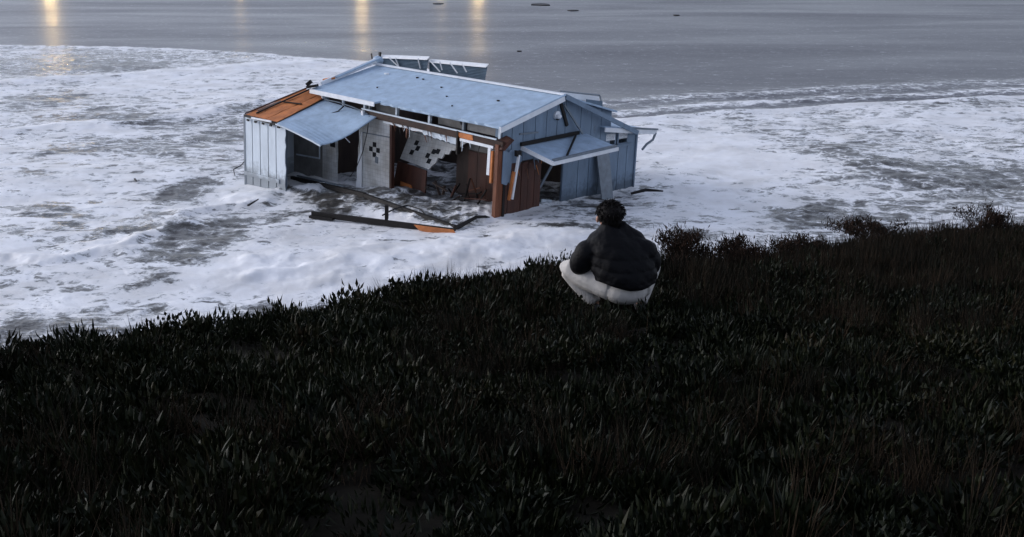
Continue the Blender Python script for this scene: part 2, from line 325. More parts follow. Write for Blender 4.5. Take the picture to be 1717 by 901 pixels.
sea = np_mesh('water', np.stack([X, Y, Z], -1).reshape(-1, 3), grid_faces(*X.shape)[:, ::-1], wm, True, {'foam': A, 'surf': SM})
sea['kind'] = 'structure'

# ---------------------------------------------------------------- the bluff the picture is taken from
exs = [-60, -30, -12, -6, -3.76, -2.73, -1.94, -1.29, -.97, -.62, -.19, .22, .67, 1.3, 1.9, 2.6, 4.5, 8.5, 14, 30, 60]
eys = [-12, -3, 3.6, 6.6, 8.09, 9.06, 10.1, 11.0, 11.45, 11.9, 12.45, 13.1, 13.6, 13.7, 13.8, 14.1, 15.8, 18.9, 22, 30, 42]
def bluff_edge(x): return np.interp(x, exs, eys)
def gz(x, y):
    ye = bluff_edge(x) + (fbm(x / .7, x * 0 + 1.7, 3, 11) - .5) * .35
    b = EYE - 1.6 - .172 * np.maximum(y, -4) + (fbm(x / 1.1, y / 1.1, 4, 12) - .5) * .22
    o = y - ye
    return b - np.where(o > -.5, .22 * np.clip(o + .5, 0, 9) ** 1.2, 0) - 1.9 * np.clip(o, 0, 99)
gx = np.concatenate([np.linspace(-60, -9, 40), np.linspace(-8.7, 14, 230), np.linspace(14.5, 60, 50)])
gy = np.concatenate([np.linspace(-20, 2.5, 20), np.linspace(2.7, 25, 230), np.linspace(25.5, 50, 40)])
GX, GY = np.meshgrid(gx, gy, indexing='xy')
GZ = np.maximum(gz(GX, GY), -2.5)
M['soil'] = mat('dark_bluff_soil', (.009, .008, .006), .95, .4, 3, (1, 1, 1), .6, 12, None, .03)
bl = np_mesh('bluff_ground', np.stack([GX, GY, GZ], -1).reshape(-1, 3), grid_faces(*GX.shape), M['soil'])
bl['kind'] = 'structure'

def leaf_mat(name, cols, rough=.55):
    m = bpy.data.materials.new(name); m.use_nodes = True; n = m.node_tree.nodes; l = m.node_tree.links; b = n['Principled BSDF']
    a = n.new('ShaderNodeAttribute'); a.attribute_name = 'tint'; r = n.new('ShaderNodeValToRGB')
    while len(r.color_ramp.elements) < len(cols): r.color_ramp.elements.new(.5)
    for i, c in enumerate(cols): r.color_ramp.elements[i].position = i / (len(cols) - 1); r.color_ramp.elements[i].color = (*c, 1)
    l.new(a.outputs['Fac'], r.inputs['Fac']); l.new(r.outputs['Color'], b.inputs['Base Color']); b.inputs['Roughness'].default_value = rough
    b.inputs['Specular IOR Level'].default_value = .13
    return m
def leaves(base, dirs, ln, wd, tint, material, name):
    """pointed, keeled leaves: four triangles each, bent a little towards the sky"""
    k = len(base); side = np.cross(dirs, rng.normal(0, 1, (k, 3))); side /= np.linalg.norm(side, axis=1)[:, None] + 1e-9
    nrm = np.cross(side, dirs); mid = base + dirs * (ln * .5)[:, None]
    tip = base + dirs * ln[:, None] + np.array([0, 0, .18]) * ln[:, None]
    V = np.stack([base, mid - side * wd[:, None], mid + side * wd[:, None], mid + nrm * (wd * .7)[:, None], tip], 1).reshape(-1, 3)
    o = np.arange(k)[:, None] * 5; F = np.concatenate([o + np.array(q) for q in ([0, 1, 3], [0, 3, 2], [1, 4, 3], [3, 4, 2])], 0)
    ob = np_mesh(name, V, F, material, False, {'tint': np.repeat(np.clip(tint, 0, 1), 5)}); ob['kind'] = 'stuff'; return ob
def scatter(N, xr, y0, margin, keep=None):
    x = rng.uniform(*xr, N * 12); y = rng.uniform(y0, 26, N * 12); e = bluff_edge(x)
    ok = (y < e + margin) & (np.abs(x) < .56 * y + 2.2)
    if keep is not None: ok &= keep(x, y)
    return x[ok][:N], y[ok][:N]
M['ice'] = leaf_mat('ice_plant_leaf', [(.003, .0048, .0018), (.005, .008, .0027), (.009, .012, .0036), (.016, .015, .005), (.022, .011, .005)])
x, y = scatter(3200, (-10, 16), 3.0, .40, lambda x, y: ((x < 1.8 + .1 * (y - 12)) | (y < 11.8) | (rng.random(len(x)) < .5)) & (fbm(x / .6, y / .6, 3, 75) > .27))
N = len(x); per = 98; R = .09 + .24 * rng.random(N) ** 1.6 * (.75 + .5 * fbm(x / .8, y / .8, 2, 77)); Hh = R * rng.uniform(.45, 1.0, N)
nd = rng.normal(0, 1, (N * per, 3)); nd[:, 2] = np.abs(nd[:, 2]) * .9 + .15; nd /= np.linalg.norm(nd, axis=1)[:, None]
rr = np.repeat(R, per) * rng.uniform(.35, 1.0, N * per) ** .5; hh = np.repeat(Hh, per)
cx = np.repeat(x, per) + nd[:, 0] * rr; cy = np.repeat(y, per) + nd[:, 1] * rr
base = np.stack([cx, cy, np.maximum(gz(cx, cy), -2) - .04 + nd[:, 2] * hh * rng.uniform(.5, 1.0, N * per)], -1)
dr = nd * np.array([.8, .8, 1.0]) + rng.normal(0, .35, (N * per, 3)) + np.array([0, 0, .35]); dr /= np.linalg.norm(dr, axis=1)[:, None]
tn = np.repeat(.15 + .5 * fbm(x / .9, y / .9, 3, 78) + rng.normal(0, .12, N), per) + rng.normal(0, .10, N * per)
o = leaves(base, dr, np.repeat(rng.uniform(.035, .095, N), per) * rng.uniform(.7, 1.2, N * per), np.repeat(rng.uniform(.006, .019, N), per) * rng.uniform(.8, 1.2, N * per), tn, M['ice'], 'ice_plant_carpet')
o['label'] = 'dark green leafy ground cover carpeting the near bluff edge'; o['category'] = 'ground cover'
M['grass'] = leaf_mat('dry_bluff_grass', [(.006, .006, .0035), (.010, .009, .005), (.021, .014, .008), (.040, .026, .015)], .8)
x, y = scatter(3000, (1.2, 15), 9.0, .30, lambda x, y: (x > 1.5 + .5 * (rng.random(len(x)) - .5)) & (rng.random(len(x)) < np.clip((y - 9.5) / 3.5, .1, 1)))
N = len(x); per = 30; cx = np.repeat(x, per) + rng.normal(0, .07, N * per); cy = np.repeat(y, per) + rng.normal(0, .07, N * per)
base = np.stack([cx, cy, np.maximum(gz(cx, cy), -2) - .02], -1); dr = rng.normal(0, .32, (N * per, 3)); dr[:, 2] = 1.; dr /= np.linalg.norm(dr, axis=1)[:, None]
hgt = np.repeat(rng.uniform(.10, .26, N) + .26 * (fbm(x / .7, y / .7, 3, 79) - .35), per)
o = leaves(base, dr, np.clip(hgt, .07, .6) * rng.uniform(.6, 1.25, N * per), rng.uniform(.0025, .005, N * per), np.repeat(rng.uniform(0, .8, N), per) + rng.normal(0, .15, N * per), M['grass'], 'dry_grass')
o['label'] = 'brown dry grass growing on the bluff right of the crouching person'; o['category'] = 'grass'

x, y = scatter(2500, (-8, 15), 3.0, .25, lambda x, y: (fbm(x / 1.3, y / 1.3, 3, 74) > .46))
N = len(x); per = 26; cx = np.repeat(x, per) + rng.normal(0, .04, N * per); cy = np.repeat(y, per) + rng.normal(0, .04, N * per)
base = np.stack([cx, cy, np.maximum(gz(cx, cy), -2) - .02], -1); dr = rng.normal(0, .38, (N * per, 3)) + np.repeat(rng.normal(0, .35, (N, 3)), per, 0); dr[:, 2] = 1.; dr /= np.linalg.norm(dr, axis=1)[:, None]
o = leaves(base, dr, np.repeat(rng.uniform(.08, .30, N), per) * rng.uniform(.5, 1.2, N * per), rng.uniform(.0018, .0035, N * per), np.repeat(rng.uniform(.1, 1, N), per) + rng.normal(0, .15, N * per), M['grass'], 'scattered_grass')
o['label'] = 'thin dry grass tufts scattered through the ground cover'; o['category'] = 'grass'
M['brush'] = leaf_mat('brown_brush', [(.007, .007, .004), (.016, .011, .007), (.036, .020, .013), (.055, .032, .022)], .85)
def shrub(px, py, h, wd, label, seed, nl=2600):
    r = np.random.default_rng(seed); rr = random.Random(seed); z0 = float(gz(np.array([px]), np.array([py]))[0])
    t = empty('scrub_bush', (px, py, z0), label, 'bush', 'scrub bushes on the bluff right of the person')
    st = MB(); tips = []
    for k in range(16):
        a = rr.uniform(0, 6.28); q = rr.uniform(.1, 1) * wd; e = Vector((math.cos(a) * q, math.sin(a) * q, h * rr.uniform(.5, 1.0) * (1 - .35 * (q / wd) ** 2)))
        m_ = e * .5 + Vector((rr.uniform(-.05, .05), rr.uniform(-.05, .05), h * .12)); st.tube([(0, 0, -.08), m_, e], [.014, .009, .003], 5); tips += [(m_, e)]
    st.build('stem', M['timber'], t)
    pts = []
    for k in range(nl):
        m_, e = tips[k % len(tips)]; f = r.uniform(0, 1) ** .6; p = m_.lerp(e, f); pts.append((p.x + r.normal(0, .05), p.y + r.normal(0, .05), p.z + r.normal(0, .04)))
    pts = np.array(pts); d = r.normal(0, .6, (nl, 3)); d[:, 2] += .7; d /= np.linalg.norm(d, axis=1)[:, None]
    o = leaves(pts, d, r.uniform(.03, .075, nl), r.uniform(.004, .009, nl), r.uniform(.1, .9, nl), M['brush'], 'foliage'); o.parent = t; del o['kind']
for (px, py, h, wd, lb, sd_) in [(1.95, 13.0, .56, .36, 'low brown scrub bush closest to the right of the person', 1), (2.6, 13.4, .46, .42, 'brown scrub bush just right of the post stub', 2),
                                 (3.5, 14.2, .34, .6, 'bush third from the person along the bluff edge', 3), (5.0, 15.5, .42, .8, 'bush fourth from the person along the bluff edge', 4), (7.2, 17.1, .5, .95, 'bush farthest right along the bluff edge', 5)]:
    shrub(px, py, h, wd, lb, sd_)

# ---------------------------------------------------------------- the wrecked building
B = empty('beach_building', BO, 'wrecked pale blue gabled building standing in sea foam, its front torn open', 'building')
B.rotation_euler = BR.to_euler()
HE, HR, HA = 3.4432, 4.2895, 3.0131; SL = (HR - HE) / (HA + .35)
def rw(v): return HE + (v + .35) * SL if v <= HA else HR - (v - HA) * SL       # height of the roof's upper face
def mb(): return MB()
# main roof: near slope with a torn lower edge
low = [(-10.3, -.25), (-6.35, -.36), (-6.2, -.14)] + [(-6.05 + k * .25, -.28 - .004 * k + random.uniform(-.05, .05)) for k in range(25)] + [(.27, -.40)]
roof = mb().prism([(u, v, rw(v)) for u, v in low] + [(.27, HA, HR), (-10.05, HA, HR)], (0, 0, -.07)).build('roof', M['roof'], B)
mb().prism([(-4.6, HA + .02, HR - .004), (.27, HA + .02, HR - .004), (.27, 6.3, rw(6.3)), (-3.9, 6.3, rw(6.3))], (0, 0, -.07)).build('far_roof_slope', M['roof'], B)
mb().bar((-10.1, HA, HR + .035), (.30, HA, HR + .035), .20, .06).build('ridge_cap', M['white'], roof)
mb().bar((-10.32, -.30, HE - .06), (-6.3, -.40, HE - .075), .05, .17).build('fascia', M['white'], roof)
mb().bar((-5.0, -.24, HE - .06), (.2, -.30, HE - .06), .03, .09).build('drip_edge', M['roof'], roof)
mb().bar((.30, -.42, rw(-.42) - .10), (.30, HA - .02, HR - .10), .05, .21).build('rake_board', M['white'], B)
mb().bar((.305, -.42, rw(-.42) + .03), (.305, HA, HR + .03), .09, .05).build('rake_trim', M['roof'], B)
mb().bar((.33, HA + .02, HR - .04), (.42, 7.55, 2.50), .07, .18).build('loose_rake_board', M['blue'], B)
mb().bar((-10.25, .2, rw(.2) + .05), (-10.1, HA, HR + .18), .06, .20).build('rake_board', M['white'], B)
mb().bar((-10.15, .9, rw(.9) + .13), (-9.95, HA + .1, HR + .30), .12, .05).build('rake_trim', M['roof'], B)
for i, (u, v, s) in enumerate([(-6.9, 2.4, .05), (-6.5, 2.35, .04), (-5.0, 1.9, .04), (-1.7, 1.6, .05), (-4.0, 1.2, .035), (-8.6, 2.3, .09), (-3.0, .5, .03), (-7.6, .9, .03)]):
    mb().prism([(u + s * math.cos(t + i) * (1.6 if k % 2 else 1), v + s * math.sin(t + i), rw(v) - .01) for k, t in enumerate(np.linspace(0, 5.2, 6))], (0, 0, .05)).build('roof_scrap', M['timber' if s < .08 else 'white'], roof)
# far roof sheets flipped up behind the ridge
def flipped(u0, u1, wl, wt, v0, lean):
    m = mb(); rows = 15; vs = []; nc = 2
    g = []
    for i in range(rows * 2 + 1):
        t = i / (rows * 2); off = .018 * (1 if i % 2 else -1)
        g.append([(u0 + .22 * (1 - t) * (0 if k == 0 else -1) + (u1 - u0) * k, v0 + lean * t + off, wl[k] + (wt[k] - wl[k]) * t) for k in (0, 1)])
    for a, b in zip(g[:-1], g[1:]):
        q = len(m.v); m.v += [Vector(x) for x in (a[0], a[1], b[1], b[0])] + [Vector(x) + Vector((0, .012, 0)) for x in (a[0], a[1], b[1], b[0])]
        m.f += [[q, q + 1, q + 2, q + 3], [q + 7, q + 6, q + 5, q + 4], [q, q + 4, q + 5, q + 1], [q + 3, q + 2, q + 6, q + 7], [q, q + 3, q + 7, q + 4], [q + 1, q + 5, q + 6, q + 2]]
    s = m.build('flipped_roof_sheet', M['sheet'], B)
    mb().prism([(u0, v0 + lean - .07, wt[0] - .03), (u1, v0 + lean - .07, wt[1] - .03), (u1, v0 + lean + .05, wt[1] + .06), (u0, v0 + lean + .05, wt[0] + .06)], (0, .03, .05)).build('white_flange', M['white'], s)
    return s
s1 = flipped(-11.15, -7.95, (3.75, 3.75), (4.45, 4.70), 4.05, -.05)
s2 = flipped(-8.05, -4.72, (3.75, 3.80), (4.58, 4.73), 4.2, -.05)
for (u, w, du, dw, s, p) in [(-10.3, 4.53, .55, -.32, s1, 1), (-9.9, 4.56, .2, -.36, s1, 1), (-8.5, 4.67, .12, -.4, s1, 1), (-7.8, 4.68, .6, -.42, s2, 1), (-7.2, 4.68, .12, -.33, s2, 1), (-6.6, 4.70, .4, -.38, s2, 1), (-5.9, 4.72, .22, -.30, s2, 1)]:
    mb().bar((u, 3.93, w), (u + du, 3.97, w + dw), .04, .04).build('tie_strip', M['white'], s)
mb().ball((-10.35, 3.35, 4.42), (.24, .24, .2), 14, 10).build('roof_vent', M['roof'], B, True)
mb().bar((-10.9, 3.9, 3.9), (-10.9, 3.95, 4.7), .08, .10).bar((-11.3, 3.9, 4.2), (-11.35, 3.85, 4.6), .04, .05).build('splintered_rafter', M['timber'], B)
# clerestory under the main eave
for i, (u, wd) in enumerate([(-9.63, .12), (-8.62, .08), (-7.30, .12), (-7.02, .10), (-5.46, .11), (-3.66, .11), (-1.89, .11), (-.08, .14)]):
    mb().bar((u, .02, 2.92), (u + .02, .02, HE + .02), wd, .10, (1, 0, 0)).build('clerestory_post', M['pale' if i % 3 else 'metal'], B)
mb().prism([(-1.74, .05, 3.0), (-.36, .05, 2.98), (-.36, .05, 3.40), (-1.74, .05, 3.40)], (0, .03, 0)).build('clerestory_panel', M['plaster'], B)
mb().prism([(-.34, .04, 2.95), (-.13, .04, 2.95), (-.13, .04, 3.42), (-.34, .04, 3.42)], (0, .03, 0)).build('clerestory_panel', M['blue'], B)
mb().prism([(-3.5, .30, 2.95), (-2.1, .22, 2.95), (-2.2, .10, 3.25), (-3.4, .2, 3.3)], (0, .03, 0)).build('hanging_panel', M['plaster'], B)
mb().prism([(-6.9, .25, 3.0), (-5.7, .25, 2.95), (-5.8, .2, 3.38), (-6.9, .2, 3.36)], (0, .03, 0)).build('hanging_panel', M['plaster'], B)
mb().bar((-9.8, .05, HE - .05), (.0, .05, HE - .05), .09, .10).build('top_plate', M['metal'], B)
# torn ledger beam where the lean-to roof used to hang
mb().bar((-7.4, -.10, 2.90), (.22, -.12, 2.76), .12, .24).build('ledger_beam', M['ledger'], B)
mb().bar((-7.3, -.14, 3.055), (-.1, -.16, 2.92), .06, .05).build('flashing', M['pale'], B)
mb().prism(rag((-2.05, -.175, 2.92), (-1.25, -.175, 2.90), 5, .02, (0, 0, 1), 3) + rag((-1.2, -.175, 2.72), (-1.9, -.175, 2.74), 5, .03, (0, 0, 1), 4), (0, -.02, 0)).build('splintered_board', M['orange'], B)
mb().prism(rag((-6.1, -.10, 2.765), (-3.9, -.10, 2.725), 6, .01, (0, 0, 1), 5) + rag((-3.9, -.10, 2.60), (-6.1, -.10, 2.66), 19, .025, (0, 0, 1), 6), (0, .03, 0)).build('torn_drywall_strip', M['white'], B)
mb().prism(rag((-3.88, -.10, 2.725), (-2.1, -.10, 2.69), 6, .01, (0, 0, 1), 8) + rag((-2.1, -.10, 2.42), (-3.88, -.10, 2.55), 17, .035, (0, 0, 1), 9), (0, .03, 0)).build('torn_drywall_strip', M['pale'], B)
mb().bar((-1.85, -.19, 2.66), (-.2, -.19, 2.62), .04, .10).build('white_strip', M['white'], B)
mb().bar((-1.98, -.15, 2.95), (-1.98, -.15, 2.1), .16, .07, (1, 0, 0)).build('hanger_board', M['timber'], B)
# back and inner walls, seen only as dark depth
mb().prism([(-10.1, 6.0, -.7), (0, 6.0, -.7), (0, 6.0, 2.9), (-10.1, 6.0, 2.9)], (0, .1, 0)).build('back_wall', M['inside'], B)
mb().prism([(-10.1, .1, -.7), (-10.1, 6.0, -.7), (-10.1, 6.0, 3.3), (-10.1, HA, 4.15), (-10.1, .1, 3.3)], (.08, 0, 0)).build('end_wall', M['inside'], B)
mb().prism([(-7.6, 6.1, -.7), (-.1, 8.0, -.7), (-.1, 8.0, 2.3), (-7.6, 8.0, 2.2), (-7.6, 8.0, -.7)][1:], (0, -.08, 0)).build('far_side_wall', M['blue'], B)
part = mb().prism([(-3.75, 1.6, -.7), (-.15, 1.6, -.7), (-.15, 1.6, 2.35), (-3.75, 1.6, 2.4)], (0, .06, 0)).build('partition_wall', M['inside'], B)
for i in range(6):
    u = -3.1 + i * .49
    mb().prism([(u, 1.57, -.6), (u + .47, 1.57, -.6), (u + .47, 1.57, 1.86 + .05 * math.sin(i * 2.1)), (u, 1.57, 1.88 + .06 * math.sin(i * 3.7))], (0, .025, 0)).build('plank', M['brown'], part)
mb().prism([(-3.1, 1.575, 1.92), (-.2, 1.575, 1.9), (-.2, 1.575, 2.3), (-3.1, 1.575, 2.33)], (0, .02, 0)).build('wall_strip', M['plaster'], part)
for u in (-4.4, -3.4): mb().bar((u, 2.6, -.6), (u, 2.6, 3.2), .09, .09).build('stud', M['inside'], B)
# wall between the lean-to and the nave: plaster, tiled piers, doorway
tw = mb().prism([(-11.85, 0, -.6), (-9.92, 0, -.6), (-9.92, 0, 2.95), (-11.85, 0, 2.95)], (0, .1, 0)).build('plaster_wall', M['plaster'], B)
mb().bar((-11.6, -.02, .55), (-10.05, -.02, .62), .03, .06).build('wall_trim', M['pale'], tw); mb().bar((-10.06, -.02, .62), (-10.06, -.02, 1.9), .06, .03, (1, 0, 0)).build('wall_trim', M['pale'], tw)
t1 = mb().prism([(-9.88, -.02, -.6), (-9.05, -.02, -.6)] + rag((-9.05, -.02, 0), (-9.03, -.02, 2.6), 8, .03, (1, 0, 0), 11) + [(-9.88, -.02, 2.62)], (0, .12, 0)).build('tiled_pier', M['tile'], B)
t2 = mb().prism(rag((-7.62, -.03, -.6), (-7.62, -.03, 2.9), 12, .06, (1, 0, 0), 12) + [(-5.80, -.03, 2.78), (-5.76, -.03, -.6)], (0, .14, 0)).build('tiled_pier', M['tile'], B)
mb().prism([(-7.66, -.05, -.6), (-7.36, -.05, -.6), (-7.36, -.05, 2.12)] + rag((-7.40, -.05, 2.12), (-7.70, -.05, 0), 10, .05, (1, 0, 0), 13), (0, -.03, 0)).build('torn_wall_edge', M['white'], t2)
mb().bar((-7.34, -.045, 2.10), (-5.8, -.045, 2.14), .02, .035).build('wall_trim', M['metal'], t2)
mb().bar((-5.66, .0, -.6), (-5.70, .0, 2.76), .16, .12, (1, 0, 0)).build('door_jamb', M['brown'], B)
def checks(cells, u0, w0, v, p, su=.16, sw=.16, lean=(0, 0)):
    for a, b in cells:
        u = u0 + a * su; w = w0 + b * sw
        mb().prism([(u + .006, v + lean[1] * b * sw, w + .006), (u + su - .006, v + lean[1] * b * sw, w + .006), (u + su - .006, v + lean[1] * (b + 1) * sw, w + sw - .006), (u + .006, v + lean[1] * (b + 1) * sw, w + sw - .006)], (0, -.012, 0)).build('tile', M['black'], p)
checks([(1, 2), (0, 1), (2, 1), (1, 0)], -6.98, 1.22, -.031, t2, .21, .20)
checks([(0, 1), (1, 0), (2, 1), (1, 2), (2, 0)], -9.55, 1.22, -.021, t1, .165, .2)
mb().prism([(-6.62, -.032, 1.02), (-6.45, -.032, 1.0), (-6.44, -.032, 1.25), (-6.6, -.032, 1.28)], (0, -.02, 0)).build('rusty_bracket', M['metal'], t2)
# big tiled wall panel that has fallen back inside, its right edge broken in steps
def fp(u, w): return (u, 1.15 - .30 * (1.9 - w), w)
pan = [(-5.95, 2.42), (-5.0, 2.37), (-2.95, 2.22), (-3.22, 2.02), (-3.35, 2.04), (-3.42, 1.86), (-3.62, 1.85), (-3.68, 1.68), (-3.92, 1.66), (-3.98, 1.48), (-4.2, 1.47), (-4.25, 1.28), (-4.45, 1.1), (-4.52, .98), (-6.22, 1.13)]
fpn = mb().prism([fp(*q) for q in pan], (0, .08, 0)).build('fallen_tile_panel', M['tile'], B)
def ck(cells, u0, w0):
    for a, b in cells:
        u, w = u0 + a * .20 + b * .07, w0 + b * .19
        mb().prism([fp(u, w), fp(u + .19, w - .01), fp(u + .25, w + .17), fp(u + .06, w + .18)], (0, -.015, 0)).build('tile', M['black'], fpn)
ck([(0, 0), (1, 1), (0, 2)], -5.78, 1.38); ck([(1, 0), (0, 1), (1, 2), (2, 2), (2, 1)][:3] + [(2, 1)][:0], -4.95, 1.20); ck([(0, 0)], -4.4, 1.62)
mb().prism([fp(-5.85, 2.25), fp(-3.0, 2.06), fp(-3.0, 2.03), fp(-5.85, 2.22)], (0, -.02, 0)).build('wall_trim', M['metal'], fpn)
mb().prism(rag((-6.2, .78, 1.06), (-4.55, .76, .94), 4, .02, (0, 0, 1), 21) + rag((-4.5, .65, -.5), (-6.45, .65, -.5), 3, .02, (0, 0, 1), 22), (0, .06, 0)).build('exposed_sheathing', M['brown'], B)
mb().prism([(-5.9, .70, .3), (-5.3, .70, .25), (-4.9, .66, -.5), (-5.9, .66, -.5)], (0, -.03, 0)).build('exposed_sheathing', M['orange'], B)
# lean-to at the left end: pale front boards, torn roof deck, sagging roof sheet
fw = mb().prism([(-11.86, -2.33, -.6), (-9.30, -2.33, -.6), (-9.24, -2.33, 2.16), (-11.82, -2.33, 2.30)], (0, .06, 0)).build('front_wall', M['groove'], B)
us = [-11.88, -11.38, -10.86, -10.33, -9.82, -9.22]
for i in range(5):
    a, b = us[i] + .025, us[i + 1] - (.025 if i < 4 else 0); wt = lambda u: 2.33 - .055 * (u + 11.88)
    pts = [(a, -2.36, -.6), (b, -2.36, -.6)]
    pts += rag((b, -2.36, -.3), (b, -2.36, wt(b)), 11, .05, (1, 0, 0), 31) if i == 4 else [(b, -2.36, wt(b))]
    mb().prism(pts + [(a, -2.36, wt(a))], (0, -.03, 0)).build('plank', M['pale'], fw)
mb().bar((-11.90, -2.38, -.6), (-11.90, -2.38, 2.3), .06, .10, (1, 0, 0)).build('corner_trim', M['metal'], fw)
mb().bar((-11.9, -2.41, .0), (-9.6, -2.41, .03), .05, .16).build('sill_board', M['pale'], fw)
mb().prism([(-11.86, -2.3, -.6), (-11.86, 0, -.6), (-11.86, 0, 2.95), (-11.86, -2.3, 2.25)], (.06, 0, 0)).build('side_wall', M['pale'], B)
def deck(u, t, lift=0.): return (u, -2.36 + 2.36 * t, 2.36 + (.80 + .20 * max(0, min(1, (-9.75 - u) / 1.1))) * t + lift)
dk = mb().prism([deck(-11.85, 0), deck(-9.74, 0), deck(-9.72, .5), deck(-9.72, 1.0), deck(-10.9, 1.0), deck(-11.4, .5)], (0, 0, -.05)).build('torn_roof_deck', M['inside'], B)
for a0, a1, b0, b1, lf, sd_ in ((-11.86, -11.30, -10.92, -10.55, .012, 51), (-11.28, -10.52, -10.53, -10.10, .022, 52), (-10.50, -9.76, -10.08, -9.74, .014, 53)):
    e1 = rag(deck(a1, .0, lf), deck(b1, .98, lf), 7, .035, (1, 0, 0), sd_); e2 = rag(deck(b0, .98, lf), deck(a0, 0, lf), 7, .045, (1, 0, 0), sd_ + 9)
    mb().prism(e1 + e2, (0, 0, .02)).build('plywood_sheet', M['orange'], dk)
mb().bar((-11.35, -2.2, 2.50), (-10.60, -.05, 3.42), .06, .05).build('batten', M['timber'], dk); mb().bar((-10.95, -1.15, 2.93), (-10.05, -.95, 2.94), .08, .04).build('batten', M['timber'], dk)
mb().bar((-11.90, -2.36, 2.42), (-10.95, .0, 3.40), .06, .05).build('batten', M['brown'], dk); mb().bar((-11.55, -2.0, 2.56), (-11.2, -1.1, 2.93), .04, .03).build('batten', M['plaster'], dk)
mb().bar((-11.86, -2.42, 2.36), (-9.7, -2.42, 2.29), .06, .09).build('eave_board', M['timber'], dk)
mb().bar((-11.3, -2.47, 2.34), (-10.0, -2.47, 2.37), .04, .07).build('eave_board', M['white'], dk)
for u in (-11.6, -11.1, -10.6, -10.1, -9.6): mb().bar((u, -2.47, 2.22), (u + .12, -2.47, 2.21), .06, .07).build('rafter_tail', M['timber'], dk)
g = []; NU, NV = 40, 90
for j in range(NV + 1):
    t = j / NV
    for i in range(NU + 1):
        s = i / NU
        u0, u1 = -9.74 + .02 * t, (-6.45 - .42 * t + .16 * math.sin(t * 5.5))
        u = u0 + (u1 - u0) * s
        w = (3.08 - .20 * s) * (1 - t) + (2.33 - .42 * s ** 1.3) * t
        w += -.10 * math.sin(math.pi * t) * s + .10 * math.sin(math.pi * t * 2) * s ** 3
        w += .010 * math.sin(u * 2 * math.pi / .12) * max(0, s - .35) * (.4 + t)
        w += .007 * math.sin(t * 2.38 * 2 * math.pi / .16) * max(0, t - .45) * 2.2 * (.3 + s)
        g.append((u, -.06 - 2.38 * t, w))
fc = [[j * (NU + 1) + i, j * (NU + 1) + i + 1, (j + 1) * (NU + 1) + i + 1, (j + 1) * (NU + 1) + i] for j in range(NV) for i in range(NU)]
sh = link('sagging_roof_sheet', g, fc, M['roof'], B, True); md = sh.modifiers.new('thick', 'SOLIDIFY'); md.thickness = .03
ev = [Vector(g[NV * (NU + 1) + i]) + Vector((0, -.02, -.03)) for i in range(0, NU + 1, 4)]
mb().tube(ev, .035, 6).build('sheet_edge', M['pale'], sh)
mb().bar((-9.85, -.02, 2.98), (-9.72, -.06, 3.34), .16, .16).build('bracket_block', M['white'], B)
mb().bar((-7.15, -.22, 3.0), (-7.1, -.24, 2.78), .14, .10, (1, 0, 0)).build('eave_lamp', M['white'], B)
mb().tube([(-9.6, -.12, 3.12), (-8.6, -.2, 3.13), (-7.9, -.18, 3.06), (-7.4, -.15, 2.98), (-6.9, -.2, 2.9)], .025, 6).build('conduit', M['metal'], B)
mb().tube([(-8.2, -.3, 3.05), (-8.3, -.5, 2.85), (-8.5, -.7, 2.74)], .03, 6).build('hanging_cable', M['cable'], B)
mb().tube([(-6.75, -.25, 2.85), (-6.8, -.3, 2.2), (-7.0, -.35, 1.4), (-7.35, -.38, .7), (-7.7, -.4, .3)], .016, 6).build('hanging_cable', M['cable'], B)
mb().tube([(-7.7, -.7, 1.95), (-7.3, -.75, 1.78)], .02, 6).build('bent_strip', M['white'], B)
mb().bar((-10.5, -.3, 3.52), (-10.1, -.1, 3.62), .22, .10).bar((-10.65, -.2, 3.58), (-10.5, -.1, 3.74), .16, .14).build('splintered_wood', M['timber'], B)
mb().bar((-10.55, .55, 3.75), (-10.2, .9, 3.86), .30, .07).build('splintered_wood', M['orange'], B)
# gable end
TOPV = lambda v: (rw(v) - .09) if v <= 6.02 else 2.95 - (v - 6.02) * .26
gw = mb().prism([(-.06, 0, 2.02), (-.06, 3.46, 2.02), (-.06, 3.46, -.7), (-.06, 7.98, -.7), (-.06, 7.98, 1.98), (-.06, 5.92, 1.98), (-.06, 5.92, rw(5.92) - .1), (-.06, HA, HR - .1), (-.06, 0, rw(0) - .1)], (.05, 0, 0)).build('gable_wall', M['groove'], B)
vs = [.02, .52, 1.12, 1.76, 2.38, 2.98, 3.46, 4.37, 5.03, 5.64, 6.29, 6.88, 7.44, 8.0]
for i, (a, b) in enumerate(zip(vs[:-1], vs[1:])):
    a += .016; b -= .016
    lo = (2.02 + random.uniform(-.05, .05)) if b < 3.47 else -.7
    if a < 5.7:
        hi = [(b, TOPV(min(b, 5.9))), (a, TOPV(a))]
        if a < HA < b: hi.insert(1, (HA, HR - .09))
    else: hi = [(b, 1.97), (a, 1.97)]
    mb().prism([(-.005, a, lo), (-.005, b, lo)] + [(-.005, q, w) for q, w in hi], (.028, 0, 0)).build('plank', M['blue'], gw)
mb().bar((.03, 8.0, -.7), (.03, 8.0, 2.42), .09, .10, (1, 0, 0)).build('corner_trim', M['blue'], gw)
mb().bar((.04, 5.9, 1.99), (.04, 7.7, 1.99), .08, .09).build('window_sill', M['blue'], gw)
mb().bar((.05, .9, 3.03), (.05, 1.9, 3.0), .04, .06).build('wall_trim', M['metal'], gw)
mb().bar((.05, 3.05, 4.05), (.08, 3.5, 3.1), .12, .07, (1, 0, 0)).build('loose_strut', M['timber'], B); mb().bar((.05, 3.3, 3.9), (.25, 4.25, 2.75), .07, .05, (1, 0, 0)).build('loose_strut', M['metal'], B)
